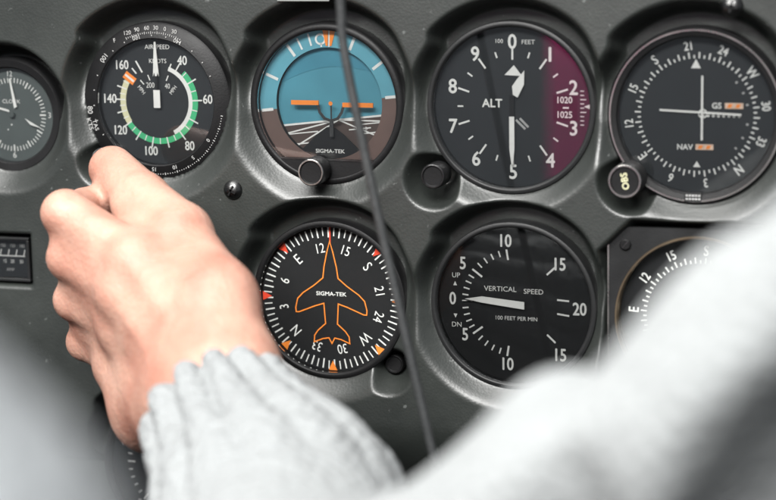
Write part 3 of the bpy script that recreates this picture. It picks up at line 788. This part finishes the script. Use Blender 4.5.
J = {'wr1': (-25.9, -30.1, 148), 'wr2': (-40, -42, 146), 'wr3': (-58, -54, 134), 'fore': (21.3, -69, 215), 'elb': (82, -78.5, 330),
     'tc': (-43.5, -3.4, 122), 'tm': (-74.6, 21.5, 92), 'tip_i': (-105.1, 33.4, 69), 'tt': (-131.4, 45.4, 48),
     'im': (-88.4, 11.9, 112), 'ip': (-132.2, 30.6, 98), 'idp': (-138.6, 28.4, 66), 'it': (-126.8, 32.3, 52),
     'mm': (-92.5, -4, 116), 'mp': (-130.4, 8.6, 98), 'mdp': (-142.6, 3.6, 62), 'mt': (-127.8, 12.6, 52),
     'rm': (-97.2, -22.6, 108), 'rp': (-134.0, -14.6, 88), 'rdp': (-143.5, -20.9, 56), 'rt': (-129.6, -12.1, 46),
     'lm': (-105.5, -44.4, 94), 'lp': (-136, -39, 75), 'ldp': (-141.8, -47.4, 50), 'lt': (-128.1, -38.8, 44), 'heel': (-85, -63, 110)}
def hand():
    f = Field((-172, -110, 18), (130, 70, 352), 1.7)
    j = J
    # palm: one metacarpal per finger, from the wrist to the knuckle
    for a, b_, ra, rb, k in (('wr1', 'im', 19, 13.5, 14), ('wr2', 'mm', 21, 13, 14), ('wr3', 'rm', 19, 12.5, 14), ('wr3', 'lm', 18, 12, 14), ('heel', 'lm', 16.5, 13.5, 14), ('heel', 'wr2', 17, 20, 16)):
        f.join(f.seg(j[a], j[b_], ra, rb), k)
    f.join(f.seg(j['wr1'], j['tc'], 19, 16), 14); f.join(f.seg(j['tc'], j['tm'], 17.5, 13.5), 12)
    f.join(f.seg(j['wr2'], j['fore'], 25, 30), 14); f.join(f.seg(j['fore'], j['elb'], 33, 40), 18)
    # first web between thumb and index
    f.join(f.seg(j['tm'], j['im'], 9, 10), 10)
    # fingers, each its own bent chain
    for p, r0, r1, r2, r3 in (('i', 11.8, 11.4, 9.4, 7.8), ('m', 11.6, 11.4, 9.2, 7.6), ('r', 11, 10.6, 8.8, 7.2), ('l', 9.8, 9.4, 7.8, 6.6)):
        D = f.seg(j[p+'m'], j[p+'p'], r0, r1)
        D = f.smin(D, f.seg(j[p+'p'], j[p+'dp'], r1*.96, r2), 3); D = f.smin(D, f.seg(j[p+'dp'], j[p+'t'], r2, r3), 3)
        # the knuckle itself
        kn = np.array(j[p+'p'], np.float32)+np.array((-1.2, 0.6, 2.2), np.float32); D = f.smin(D, f.seg(kn, kn, r1*.86), 4)
        f.join(D, 8.5 if p != 'i' else 4.0)
    for a, b_ in ('im', 'mr', 'rl'):
        A_ = (np.array(j[a+'m'])+np.array(j[b_+'m']))/2; B_ = (np.array(j[a+'p'])+np.array(j[b_+'p']))/2
        f.join(f.seg(A_+np.array((0, 0, 1)), B_+np.array((5, -1, -1.5)), 11.5, 10.6), 6)
    for p in 'imrl':
        c_ = np.array(j[p+'m'], np.float32)+np.array((0, 1, 5), np.float32); f.join(f.seg(c_, c_, 10.5), 8)
    # tendons on the back of the hand
    for p, q_ in (('i', 'wr1'), ('m', 'wr2'), ('r', 'wr2')):
        A_ = np.array(j[p+'m'], np.float32)+np.array((2, 2, 12.0), np.float32); B_ = np.array(j[q_], np.float32)+np.array((-8, 4, 15), np.float32)
        f.join(f.seg(A_, A_+(B_-A_)*.7, 3.0, 2.4), 5)
    # thumb
    D = f.seg(j['tm'], j['tip_i'], 15.0, 13.6); D = f.smin(D, f.seg(j['tip_i'], j['tt'], 13.4, 12.0), 4)
    f.join(D, 5)
    f.join(f.seg((-110, 31, 72), (-92, 17, 98), 10, 11), 4)
    vv, qq = f.mesh()
    return link_mesh('body', vv, qq, 'skin', person)
hand()

def sleeve():
    f = Field((-96, -150, 96), (350, 180, 560), 2.2)
    a1, a2 = (24, -74, 222), (86, -98, 340)
    A = f.seg((-38, -40, 152), a1, 34, 47)
    A = f.smin(A, f.seg(a1, a2, 50, 62), 20)
    f.join(A, 1)
    # crook of the elbow and the upper arm, nearer to the lens
    f.join(f.seg(a2, (191, -28, 418), 58, 51), 26); f.join(f.seg((191, -28, 418), (320, 102, 490), 51, 50), 26)
    f.join(f.seg((172, 0, 378), (188, 6, 386), 26, 26), 24); f.join(f.seg((189, 17, 404), (206, 22, 412), 23, 22), 16)
    # deep slack folds along the upper arm
    f.cut(f.seg((244, -8, 484), (320, 110, 545), 27, 30), 18); f.cut(f.seg((172, -30, 466), (206, 22, 484), 12, 12), 22)
    # cut the cuff square and hollow it for the wrist
    ax = np.array((24+34.5, -74+38, 222-152), np.float32); ax /= np.linalg.norm(ax)
    o_ = np.array((-24, -43, 160), np.float32)
    pl_ = -((f.X-o_[0])*ax[0]+(f.Y-o_[1])*ax[1]+(f.Z-o_[2])*ax[2])
    f.F = -f.smin(-f.F, -pl_, 7)
    f.cut(f.seg((-66, -24, 112), (-16, -50, 172), 27, 28), 5)
    vv, qq = f.mesh()
    # knitted ribs run along the arm, plus loose folds
    p = vv-np.array((-34.5, -38, 152)); s_ = p@ax; ra = p-np.outer(s_, ax)
    e1 = np.cross(ax, (0, 0, 1.)); e1 /= np.linalg.norm(e1); e2 = np.cross(ax, e1)
    ph = np.arctan2(ra@e2, ra@e1)
    rn = ra/np.maximum(np.linalg.norm(ra, axis=1), 1e-3)[:, None]
    wgt = np.clip(1-(s_-10)/150, 0, 1)
    wob = .14*np.sin(s_*.09+ph*3)+.07*np.sin(s_*.21-ph*5)
    rib = np.abs(np.sin((ph*7+wob)))**.42
    stitch = np.sin(s_*1.25+np.sin(ph*22)*1.2)
    dr = wgt*(16*(rib-.88)*(.8+.2*np.sin(s_*.16+ph*4))+.65*stitch*rib)
    vv = vv+rn*dr[:, None]
    fold = np.clip((s_-90)/120, 0, 1)*(3.5*np.sin(vv[:, 0]*.07+vv[:, 1]*.05)+2.5*np.sin(vv[:, 1]*.12-vv[:, 2]*.06))
    vv = vv+rn*fold[:, None]*.8
    return link_mesh('sweater_sleeve', vv, qq, 'knit', person)
sleeve()

def leg():
    f = Field((90, -20, 650), (230, 165, 750), 3)
    f.join(f.seg((126, 111, 700), (158, 66, 700), 31, 31), 8); f.join(f.seg((158, 66, 700), (171, 47, 702), 31, 33), 8)
    vv, qq = f.mesh()
    vv = vv+np.stack([2*np.sin(vv[:, 1]*.15), 2*np.sin(vv[:, 0]*.12), 4*np.sin(vv[:, 1]*.2+vv[:, 0]*.17)], 1)
    return link_mesh('trouser_leg', vv, qq, 'denim', person)
leg()

# ------------------------------------------------------------------ unseen magenta pad, added so the altimeter glass has it to mirror
f = Field((-240, -190, 1180), (-130, 220, 1260), 5)
q = np.maximum(np.maximum(abs(f.X+172)-20, abs(f.Y-10)-150), abs(f.Z-1220)-12)
f.F = q.astype(np.float32)-14+6*((f.X+174)/50)**2
vv, qq = f.mesh()
c = link_mesh('added_cushion', vv, qq, 'magenta', None); c['label'] = 'tall magenta pad, added out of view to be mirrored in the altimeter glass'; c['category'] = 'added_cushion'
